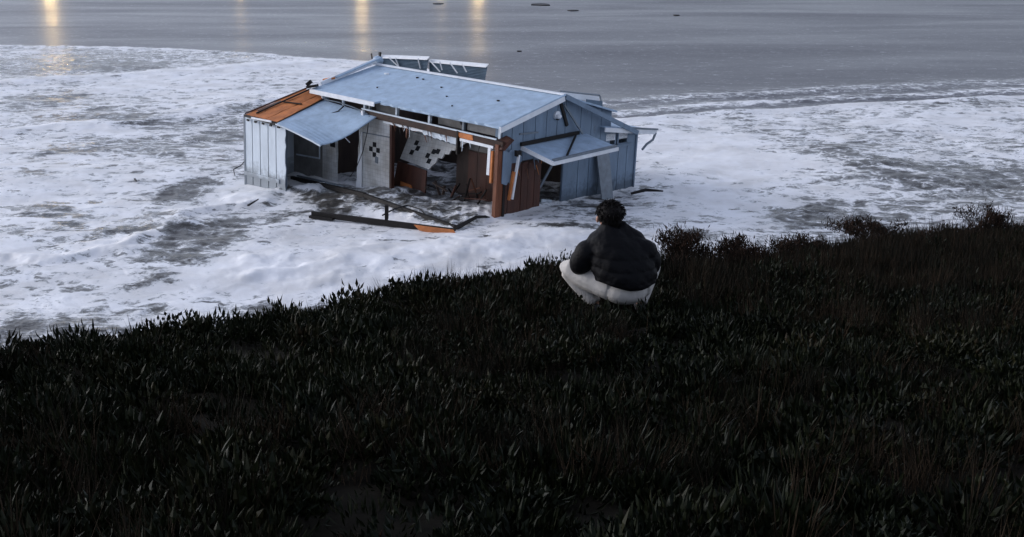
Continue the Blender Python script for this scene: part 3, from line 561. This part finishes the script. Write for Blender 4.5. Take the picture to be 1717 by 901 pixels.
# windows under the far lean-to roof
for (a, b) in ((5.98, 6.62), (6.80, 7.42)):
    wn_ = mb()
    for p, q in (((0, a, 2.06), (0, a, 2.62)), ((0, b, 2.06), (0, b, 2.5))): wn_.bar(p, q, .07, .06, (1, 0, 0))
    wn_.bar((0, a, 2.06), (0, b, 2.06), .06, .05).bar((0, a, 2.60), (0, b, 2.52), .06, .05)
    wf = wn_.build('window', M['blue'], B)
    m = mb()
    for k in range(6): m.bar((.02, a + .07 + k * (b - a - .14) / 5, 2.26), (.02, a + .07 + k * (b - a - .14) / 5, 2.53), .07, .02, (1, 0, 0))
    for k in range(3): m.bar((.02, a + .05, 2.30 + k * .1), (.02, b - .05, 2.28 + k * .1), .02, .05)
    m.build('window_lattice', M['white'], wf)
mb().prism([(0, 7.46, 1.98), (0, 7.97, 1.98), (0, 7.97, 2.42), (0, 7.46, 2.5)], (.025, 0, 0)).build('wall_panel', M['blue'], B)
# far lean-to roof slab with its bent gutter
ls = mb().prism([(.30, 5.55, 2.86), (.30, 8.95, 2.42), (-4.5, 8.95, 2.42), (-4.5, 5.9, 2.86)], (0, 0, .05)).build('lean_to_roof', M['roof'], B)
mb().bar((.33, 5.5, 2.80), (.33, 8.95, 2.38), .05, .17).build('fascia', M['white'], ls)
mb().bar((.34, 6.6, 2.80), (.34, 9.0, 2.50), .09, .06).build('fascia_trim', M['metal'], ls)
mb().tube([(.33, 8.9, 2.36), (.33, 8.75, 2.1), (.32, 8.35, 1.95), (.3, 8.1, 1.75)], .05, 8).build('downpipe', M['metal'], B)
fe = mb().bar((-.2, 3.4, 4.22), (-1.0, 6.7, 3.72), .05, .22).build('eave_fragment', M['white'], B)
mb().tube([(-.2, 3.35, 4.36), (-.6, 5.0, 4.12), (-1.0, 6.72, 3.88), (-1.0, 6.8, 3.8), (-.6, 6.6, 3.1)], .035, 8).build('bent_gutter_pipe', M['metal'], fe)
mb().prism([(-.4, 5.2, 3.1), (-.4, 6.2, 3.0), (-.4, 6.2, 3.75), (-.4, 5.2, 3.9)], (-.04, 0, 0)).build('torn_panel', M['sheet'], B)
# round wall lamp in the gable
lp = mb().tube([(.02, 2.91, 3.54), (.10, 2.91, 3.54)], .16, 16).build('wall_lamp', M['white'], B); mb().ball((.14, 2.91, 3.50), (.10, .13, .09), 14, 8).build('lamp_shade', M['white'], lp, True)
mb().ball((.10, 2.91, 3.40), (.05, .10, .04), 10, 6).build('lamp_hood', M['timber'], lp, True)
# awning over the side door
aw = mb().prism([(.03, 1.05, 2.53), (1.55, 1.05, 2.20), (1.62, 4.65, 2.36), (.03, 4.75, 2.62)], (0, 0, .06)).build('awning', M['roof'], B)
mb().bar((.03, 1.03, 2.52), (1.57, 1.03, 2.19), .04, .15).build('fascia', M['white'], aw); mb().bar((1.58, 1.02, 2.19), (1.65, 4.67, 2.35), .04, .13).build('fascia', M['white'], aw)
mb().bar((1.50, 1.1, 2.30), (1.57, 4.62, 2.46), .12, .07).build('awning_lip', M['metal'], aw)
mb().bar((.08, .95, 2.66), (.10, 4.2, 2.78), .08, .13).build('flashing_board', M['timber'], aw)
mb().bar((1.45, 1.9, 2.36), (.2, 3.9, 2.72), .07, .06).build('fallen_stick', M['timber'], aw)
# stripped corner and brown sheathing below the awning
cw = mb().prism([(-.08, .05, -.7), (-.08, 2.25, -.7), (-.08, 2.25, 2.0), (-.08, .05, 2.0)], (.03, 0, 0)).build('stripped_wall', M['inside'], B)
r2 = random.Random(5)
for i in range(6):
    a = .10 + i * .36; d = r2.uniform(-.012, .012)
    mb().prism([(-.04 + d, a, -.7), (-.04 + d, a + .34, -.7), (-.04 + d, a + .34, 1.98 + r2.uniform(-.06, .03)), (-.04 + d, a, 1.98 + r2.uniform(-.06, .03))], (.03, 0, 0)).build('plank', M['brown'], cw)
mb().bar((-.02, -.10, -.7), (.0, -.06, 2.75), .34, .16, (1, 0, 0)).build('corner_post', M['redwood'], B)
mb().bar((.02, .14, -.7), (.02, .14, 1.8), .16, .12, (0, 1, 0)).build('corner_stud', M['timber'], B)
mb().prism([(-.22, -.2, 2.55), (.22, -.22, 2.62), (.34, .12, 2.98), (.12, .12, 3.06), (-.1, -.1, 2.9)], (.02, .16, -.06)).build('splintered_wood', M['brown'], B)
mb().prism(rag((.09, -.02, 1.35), (.09, .42, 1.30), 5, .08, (0, 0, 1), 41) + rag((.09, .48, 2.5), (.09, .0, 2.55), 5, .08, (0, 0, 1), 42), (.03, 0, 0)).build('torn_siding', M['blue'], B)
mb().bar((-.34, -.26, 1.62), (-.31, -.26, 2.58), .05, .13, (1, 0, 0)).build('hanging_strip', M['white'], B); mb().bar((-.2, -.24, 1.35), (-.2, -.22, 2.5), .10, .09, (1, 0, 0)).build('hanging_strip', M['orange'], B)
mb().bar((.24, .42, .75), (.30, .62, 2.35), .07, .09, (1, 0, 0)).build('hanging_strip', M['white'], B); mb().bar((.18, .32, .72), (.24, .46, 1.75), .08, .10, (1, 0, 0)).build('hanging_strip', M['orange'], B)
mb().prism(rag((.2, .5, 2.3), (.2, .75, 2.3), 3, .05, (0, 0, 1), 44) + rag((.22, .72, 2.5), (.2, .48, 2.52), 3, .06, (0, 0, 1), 45), (.12, 0, 0)).build('splintered_wood', M['timber'], B)
# doorway: dark opening with leaning scraps, loose board against the wall
mb().bar((-.3, 2.35, .55), (.0, 3.1, 2.0), .10, .05, (1, 0, 0)).build('leaning_strip', M['metal'], B); mb().bar((-.5, 2.5, .3), (-.3, 3.0, 1.3), .06, .05, (1, 0, 0)).build('leaning_strip', M['inside'], B)
mb().bar((-.2, 2.55, .30), (-.1, 3.05, .22), .06, .16).build('broken_board', M['pale'], B)
mb().prism([(-1.2, 2.2, -.7), (-1.2, 3.6, -.7), (-1.2, 3.6, 2.3), (-1.2, 2.2, 2.3)], (-.05, 0, 0)).build('inner_wall', M['inside'], B)
mb().prism([(.62, 5.35, -.5), (.62, 6.05, -.5), (.10, 6.05, 2.05), (.10, 5.25, 2.15)], (.05, 0, .01)).build('leaning_board', M['metal'], B)

dr_ = random.Random(77)
for k in range(26):                                # splinters hanging along the torn front edge
    u = dr_.uniform(-5.6, -.4); L_ = dr_.uniform(.12, .5); w0 = 2.88 - .018 * (u + 7.4) - .1
    mb().bar((u, -.12 + dr_.uniform(-.05, .08), w0), (u + dr_.uniform(-.2, .2), -.1 + dr_.uniform(-.1, .1), w0 - L_), dr_.uniform(.02, .06), .02, (0, 1, 0), .3).build('splinter', M[dr_.choice(['brown', 'timber', 'orange', 'redwood', 'pale'])], B)
for k in range(22):                                # broken studs and boards tangled inside the opening
    u = dr_.uniform(-4.6, -.6); v = dr_.uniform(.2, 1.4); a = dr_.uniform(-.9, .9); L_ = dr_.uniform(.5, 1.5)
    mb().bar((u, v, dr_.uniform(-.1, .5)), (u + math.sin(a) * L_, v + dr_.uniform(-.3, .3), .1 + abs(math.cos(a)) * L_ * dr_.uniform(.2, 1)), dr_.uniform(.05, .14), .04).build('broken_board', M[dr_.choice(['brown', 'timber', 'inside', 'timber', 'redwood'])], B)
for k in range(14):                                # splinters round the stripped corner and door
    v = dr_.uniform(.0, 2.3); L_ = dr_.uniform(.1, .4); w0 = dr_.uniform(1.7, 2.1)
    mb().bar((.02, v, w0), (.04 + dr_.uniform(0, .1), v + dr_.uniform(-.12, .12), w0 - L_), .04, .02, (1, 0, 0), .3).build('splinter', M[dr_.choice(['brown', 'redwood', 'orange', 'blue'])], B)

# ---------------------------------------------------------------- wreckage in the water
t = empty('sill_timber', (-5, 42.8, 0), 'long dark sill timber lying in the churned water before the open front', 'timber')
L = lambda x, y, z: (x + 5, y - 42.8, z)
mb().bar(L(-9.1, 47.4, .14), L(-5.6, 43.45, .30), .14, .17).build('beam', M['timber'], t)
mb().bar(L(-5.65, 43.5, .30), L(-1.95, 39.15, .12), .12, .14).build('beam', M['timber'], t)
mb().bar(L(-8.9, 47.6, .2), L(-6.6, 44.9, .33), .07, .06).build('splintered_strip', M['metal'], t)
t = empty('broken_wall_plate', (-4.5, 40.1, 0), 'black wall plate with an upright stub and orange split end, nearest in foam', 'timber')
L = lambda x, y, z: (x + 4.5, y - 40.1, z)
mb().bar(L(-7.25, 41.25, .10), L(-1.95, 38.85, .05), .13, .19).build('plate', M['timber'], t)
mb().bar(L(-4.42, 40.02, .2), L(-4.40, 40.0, .72), .18, .12, (1, 0, 0)).build('stub', M['timber'], t)
mb().prism([L(-3.4, 39.32, .18), L(-2.0, 38.68, .16), L(-1.85, 38.58, -.04), L(-2.3, 38.72, -.08), L(-3.2, 39.15, .02)], (0, -.05, 0)).build('split_face', M['orange'], t)
mb().bar(L(-7.3, 41.2, .02), L(-6.4, 40.8, .02), .26, .08).build('lower_board', M['timber'], t)
tag(mb().tube([(-1.95, 39.0, .12), (-1.6, 39.5, .2), (-1.25, 40.0, .28), (-.95, 40.4, .2), (-.6, 40.6, .05)], [.09, .07, .06, .05, .03], 7).build('driftwood_branch', M['timber']), 'bent black branch sticking out right of the orange split end', 'branch')
tag(mb().tube([(-4.7, 41.2, .05), (-4.3, 41.5, .22), (-3.8, 41.6, .34), (-3.3, 41.1, .30), (-3.0, 40.5, .15), (-2.6, 39.9, .10)], .03, 6).build('loose_cable', M['cable']), 'looping black cable between the two long timbers in the water', 'cable')
tag(mb().tube([(-3.95, 46.4, -.1), (-3.93, 46.4, .75)], [.03, .02], 6).build('upright_rod', M['metal']), 'thin rod standing in churned water below the fallen tile panel', 'rod')
tag(mb().tube([(-11.35, 49.3, .6), (-11.55, 49.1, .35), (-11.85, 48.9, .2), (-11.75, 48.6, .02)], .022, 6).build('dangling_wire', M['cable']), 'thin black wire curling from the left corner of the pale boards', 'wire')
tag(mb().bar((-15.6, 47.4, .10), (-15.3, 46.7, .16), .07, .07, taper=.6).build('floating_stick', M['timber']), 'short black stick on the foam left of the building', 'stick', 'sticks afloat in the foam')
tag(mb().bar((-9.85, 42.5, .12), (-9.6, 43.2, .2), .07, .06, taper=.5).build('floating_stick', M['timber']), 'small dark stick on the foam below the sill timber\'s left end', 'stick', 'sticks afloat in the foam')
tag(mb().tube([(4.7, 45.0, .02), (5.3, 45.3, .1), (6.0, 45.4, .03)], [.05, .07, .03], 8).build('floating_log', M['timber']), 'dark log washed against the right end of the building', 'log')
tag(mb().bar((-5.3, 45.5, .10), (-4.95, 45.1, .14), .22, .06).build('red_board', M['brown']), 'small reddish board afloat in churned water before the tiled pier', 'board')
for (x, y, a, s, lb) in [(7.8, 153.6, .7, .12, 'flat dark raft of flotsam far out, nearest the top edge right of centre'), (3.9, 166, 1.6, .14, 'longest dark patch of flotsam at the top edge of the lagoon'),
                         (20, 145, .5, .12, 'small lone dark flotsam far out at the upper right'), (.6, 101.4, .22, .06, 'tiny dark stick afloat just behind the ridge'), (-10.5, 168, .8, .1, 'dark flotsam between two lamp reflections at the top edge')]:
    r = random.Random(int(x * 10))
    tag(mb().prism([(x + a * math.cos(k) * r.uniform(.7, 1.2), y + a * 1.6 * math.sin(k) * r.uniform(.6, 1.2), -.05) for k in np.linspace(0, 5.6, 9)], (0, 0, s * .5 + .05)).build('flotsam', M['timber']), lb, 'flotsam', 'flotsam adrift on the lagoon')

# ---------------------------------------------------------------- far shore with its lit street lamps (the lagoon mirrors them)
sx = np.linspace(-500, 500, 120); sy = np.array([236, 246, 252, 262, 300, 420.])
SX, SY = np.meshgrid(sx, sy, indexing='xy'); SZ = np.interp(SY, sy, [-1, -.1, .6, 1.4, 1.8, 3]) + (fbm(SX / 14, SY / 14, 4, 33) - .5) * .8
M['sand'] = mat('wet_dark_sand', (.09, .08, .07), .8, .3, .3)
fs = np_mesh('far_shore', np.stack([SX, SY + 6 * np.sin(SX / 60), SZ], -1).reshape(-1, 3), grid_faces(*SX.shape), M['sand']); fs['kind'] = 'structure'
def glow(name, col, st):
    m = bpy.data.materials.new(name); m.use_nodes = True; b = m.node_tree.nodes['Principled BSDF']
    b.inputs['Base Color'].default_value = (.8, .8, .8, 1); b.inputs['Emission Color'].default_value = (*col, 1); b.inputs['Emission Strength'].default_value = st; return m
lamps = [(-100.8, 6.28, 1.0, 'bright lit street lamp alone at the far left of the far shore'),
         (-59.4, 3.73, 0.12, 'faint lit street lamp second from the left on the far shore'),
         (-32.8, 6.03, 0.4, 'lit street lamp behind the left end of the roof'),
         (-15.5, 3.99, 0.09, 'faint lit street lamp between two brighter ones on the far shore'),
         (-7.5, 6.03, 0.4, 'lit street lamp farthest right on the far shore')]
D = 262.                                         # metres to the far shore
for (x, h, k, lb) in lamps:
    t = empty('street_lamp', (x, D, .9), lb, 'street lamp', 'street lamps along the far shore')
    mb().tube([(0, 0, -.5), (0, 0, h - 1.0), (0, -.25, h - .55), (0, -.9, h - .45)], [.12, .09, .07, .06], 8).build('pole', M['metal'], t)
    hd = mb().bar((-1.1, -.9, h - .55), (1.1, -.9, h - .55), .7, .18).build('lamp_head', M['metal'], t)
    mb().ball((0, -1.0, h - .80), (.95, .34, .16), 16, 8).build('bulb', glow('lamp_glow', (1.0, .68, .27), 460 * k), hd, True)

# ---------------------------------------------------------------- the crouching person on the bluff
M['jacket'] = mat('black_puffer_nylon', (.004, .004, .005), .65, .3, 6, (1, 1, 1), .9, 11, None, .12)
M['trouser'] = mat('cream_cotton', (.50, .475, .44), .9, .12, 5, (1, 1, 1), .9, 7)
M['hair'] = mat('dark_brown_hair', (.007, .0055, .005), .6, .4, 30, (1, 1, .25), .4, 60, None, .12)
M['skin'] = mat('skin', (.42, .23, .16), .55, .08, 6, (1, 1, 1), .05, 60)
M['shoe'] = mat('dark_shoe', (.03, .03, .03), .6)
PX, PY = .90, 10.0
PZ = float(gz(np.array([PX]), np.array([PY]))[0]) + .02
P = empty('person', (PX, PY, PZ), 'person crouching on the bluff in black puffer jacket and cream trousers, seen from behind', 'person')
P.scale = (1.0, 1.0, 1.0)
def remesh(o, vox, sm=4):
    a = o.modifiers.new('remesh', 'REMESH'); a.mode = 'VOXEL'; a.voxel_size = vox; a.use_smooth_shade = True
    s = o.modifiers.new('smooth', 'SMOOTH'); s.iterations = sm; s.factor = .5
def path(pts, n):
    pts = [Vector(p) for p in pts]; o = []
    for i in range(n + 1):
        t = i / n * (len(pts) - 1); k = min(int(t), len(pts) - 2); f = t - k
        p0, p1, p2, p3 = pts[max(k - 1, 0)], pts[k], pts[k + 1], pts[min(k + 2, len(pts) - 1)]
        o.append(.5 * ((2 * p1) + (p2 - p0) * f + (2 * p0 - 5 * p1 + 4 * p2 - p3) * f * f + (3 * p1 - p0 - 3 * p2 + p3) * f ** 3))
    return o
def itp(v, n): return list(np.interp(np.linspace(0, len(v) - 1, n + 1), range(len(v)), v))
armL = [(-.14, .04, .67), (-.225, .03, .595), (-.285, .08, .47), (-.22, .28, .43), (-.13, .42, .46)]
armR = [(.19, .04, .67), (.285, .03, .595), (.335, .08, .47), (.29, .28, .43), (.17, .42, .46)]
legL = [(.0, -.02, .28), (-.22, .12, .34), (-.385, .22, .395), (-.26, .20, .22), (-.14, .12, .09)]
legR = [(.22, -.02, .28), (.30, .15, .34), (.37, .30, .38), (.32, .24, .22), (.27, .14, .09)]
HC = Vector((-.035, .14, .905))
b = mb()
b.ball(HC, (.092, .108, .118), 20, 14).ball(HC + Vector((-.025, .05, -.06)), (.055, .065, .06), 14, 10)
b.tube([(.0, .09, .72), (.0, .115, .80), (-.005, .13, .89)], [.055, .055, .055], 12)
b.tube(path([(.10, -.04, .27), (.07, .0, .5), (.01, .07, .72)], 8), itp([.12, .12, .12, .07], 8), 12)
for arm in (armL, armR):
    b.tube(path(arm, 14), itp([.055, .05, .042, .036, .028], 14), 10)
    w = Vector(arm[-1]); s = -1 if arm is armL else 1
    b.ball(w + Vector((-s * .03, .04, -.005)), (.04, .05, .016), 10, 8)
    for k in range(4): b.tube([w + Vector((-s * (.005 + .018 * k), .07, 0)), w + Vector((-s * (.01 + .018 * k), .115, -.008)), w + Vector((-s * (.012 + .018 * k), .13, -.04 - .006 * (k % 2)))], [.0095, .009, .008], 7)
    b.tube([w + Vector((s * .005, .02, 0)), w + Vector((s * .03, .055, -.01)), w + Vector((s * .025, .085, -.02))], [.011, .010, .008], 7)
for leg in (legL, legR):
    b.tube(path(leg, 14), itp([.075, .07, .058, .05, .04], 14), 10); a = Vector(leg[-1]); b.tube([a, a + Vector((0, .05, -.05)), a + Vector((0, .14, -.065))], [.04, .038, .03], 8)
b.ball(HC + Vector((-.055, .088, -.015)), (.012, .022, .022), 8, 6)       # nose
for s in (-1, 1): b.ball(HC + Vector((s * .095 - .006, -.012, -.030)), (.018, .024, .034), 8, 8)
body = b.build('body', M['skin'], P); remesh(body, .007, 3)
mb().ball(HC + Vector((-.06, .070, .012)), .012, 8, 6).ball(HC + Vector((.0, .092, .012)), .012, 8, 6).build('eye', M['white'], body, True)
mb().tube([HC + Vector((-.06, .085, -.06)), HC + Vector((-.03, .103, -.063)), HC + Vector((.0, .10, -.06))], .006, 6).build('mouth', M['brown'], body)
# puffer jacket: quilted rings round the trunk and along the sleeves
def quilted(m, pts, rad, n, pitch, seg, flat=1.0, amp=.14):
    pa = path(pts, n); ra = itp(rad, n); s = 0.; rr = []
    for i in range(n + 1):
        if i: s += (pa[i] - pa[i - 1]).length
        rr.append(ra[i] * (1 - amp + amp * abs(math.sin(math.pi * s / pitch)) ** .45))
    b0 = len(m.v); m.tube(pa, rr, seg)
    return b0
j = mb()
rings = [(.325, -.03, .235, .175), (.345, -.045, .275, .205), (.38, -.05, .285, .215), (.46, -.035, .295, .215), (.55, -.01, .29, .205), (.63, .015, .285, .195), (.69, .04, .268, .18), (.735, .06, .235, .16), (.775, .08, .18, .135), (.81, .095, .13, .115), (.835, .105, .108, .10)]
zz = np.linspace(rings[0][0], rings[-1][0], 90); seg = 48; b0 = len(j.v)
cyv, rxv, ryv = [np.interp(zz, [r[0] for r in rings], [r[k] for r in rings]) for k in (1, 2, 3)]
for i, z in enumerate(zz):
    q = 1 - .07 * (1 - abs(math.sin(math.pi * (z - .285) / .098)) ** .42)
    for k in range(seg):
        a = 2 * math.pi * k / seg; wob = 1 + .018 * math.sin(a * 5 + i * .11 + 1.3 * math.sin(i * .07)) + .012 * math.sin(a * 11 - i * .21) + .010 * math.sin(a * 17 + i * .4)
        j.v.append(Vector((float(np.interp(z, [.28, .5, .7, .85], [.125, .085, .03, -.005])) + rxv[i] * q * wob * math.cos(a), cyv[i] + ryv[i] * q * wob * math.sin(a), z + .018 * math.sin(a * 2 + .6) + .010 * math.sin(a * 3 + z * 9))))
for i in range(len(zz) - 1): j.f += [[b0 + i * seg + k, b0 + i * seg + (k + 1) % seg, b0 + (i + 1) * seg + (k + 1) % seg, b0 + (i + 1) * seg + k] for k in range(seg)]
j.f += [list(range(b0 + seg - 1, b0 - 1, -1)), list(range(b0 + (len(zz) - 1) * seg, b0 + len(zz) * seg))]
quilted(j, [(-.10, .04, .66)] + [Vector(p) for p in armL[1:]], [.10, .115, .105, .085, .06], 60, .10, 20, 1.0, .12)
quilted(j, [(.14, .04, .66)] + [Vector(p) for p in armR[1:]], [.10, .115, .105, .085, .06], 60, .10, 20, 1.0, .12)
jk = j.build('jacket', M['jacket'], P); remesh(jk, .009, 2)
b = mb()
b.ball((.11, -.03, .26), (.20, .165, .13), 20, 12)
b.tube(path(legL, 16), itp([.125, .12, .092, .08, .062], 16), 14); b.tube(path(legR, 16), itp([.125, .118, .098, .08, .062], 16), 14)
tr = b.build('trousers', M['trouser'], P); remesh(tr, .012, 4)
for leg in (legL, legR):
    a = Vector(leg[-1])
    sh_ = mb().tube([a + Vector((0, -.07, -.03)), a + Vector((0, -.01, -.045)), a + Vector((0, .08, -.06)), a + Vector((0, .17, -.068)), a + Vector((0, .21, -.072))], [.030, .048, .046, .042, .022], 12).build('shoe', M['shoe'], P); remesh(sh_, .009, 3)
h = mb(); h.ball(HC + Vector((.014, -.020, .032)), (.122, .120, .095), 22, 16).ball(HC + Vector((.018, -.055, -.020)), (.095, .075, .085), 16, 12).ball(HC + Vector((.016, -.058, -.075)), (.066, .052, .055), 14, 10).ball(HC + Vector((.02, .01, .105)), (.075, .07, .038), 14, 10)
hair = h.build('hair', M['hair'], P, True); remesh(hair, .009, 3)
hr_ = random.Random(9); h = mb()
for k in range(520):
    th, ph = hr_.uniform(0, 6.28), hr_.uniform(-.6, 1.5)
    d = Vector((math.cos(th) * math.cos(ph), math.sin(th) * math.cos(ph), math.sin(ph)))
    if d.y > .35 and d.z < .5: continue
    p = HC + Vector((.014, -.022, .03)) + Vector((d.x * (.119 if d.z > 0 else .104), d.y * .116, d.z * (.100 if d.z > 0 else .10))); tg = Vector((d.x * .3 + hr_.uniform(-.35, .35), hr_.uniform(-.35, .35), -.8 + d.z * .9)).normalized()
    h.tube([p - d * .014, p + d * .004 + tg * .018, p + d * hr_.uniform(-.006, .008) + tg * .042], [.006, .005, .001], 4)
h.build('hair_strands', M['hair'], hair)
# weathered post in the grass behind the person
zt = float(gz(np.array([2.05]), np.array([14.0]))[0])
pb = mb().bar((2.05, 14.0, zt - .3), (2.06, 14.0, zt + .42), .15, .14, (1, 0, 0)).build('wooden_post', M['timber']); tag(pb, 'dark stub of a wooden post in grass right of the person', 'post')
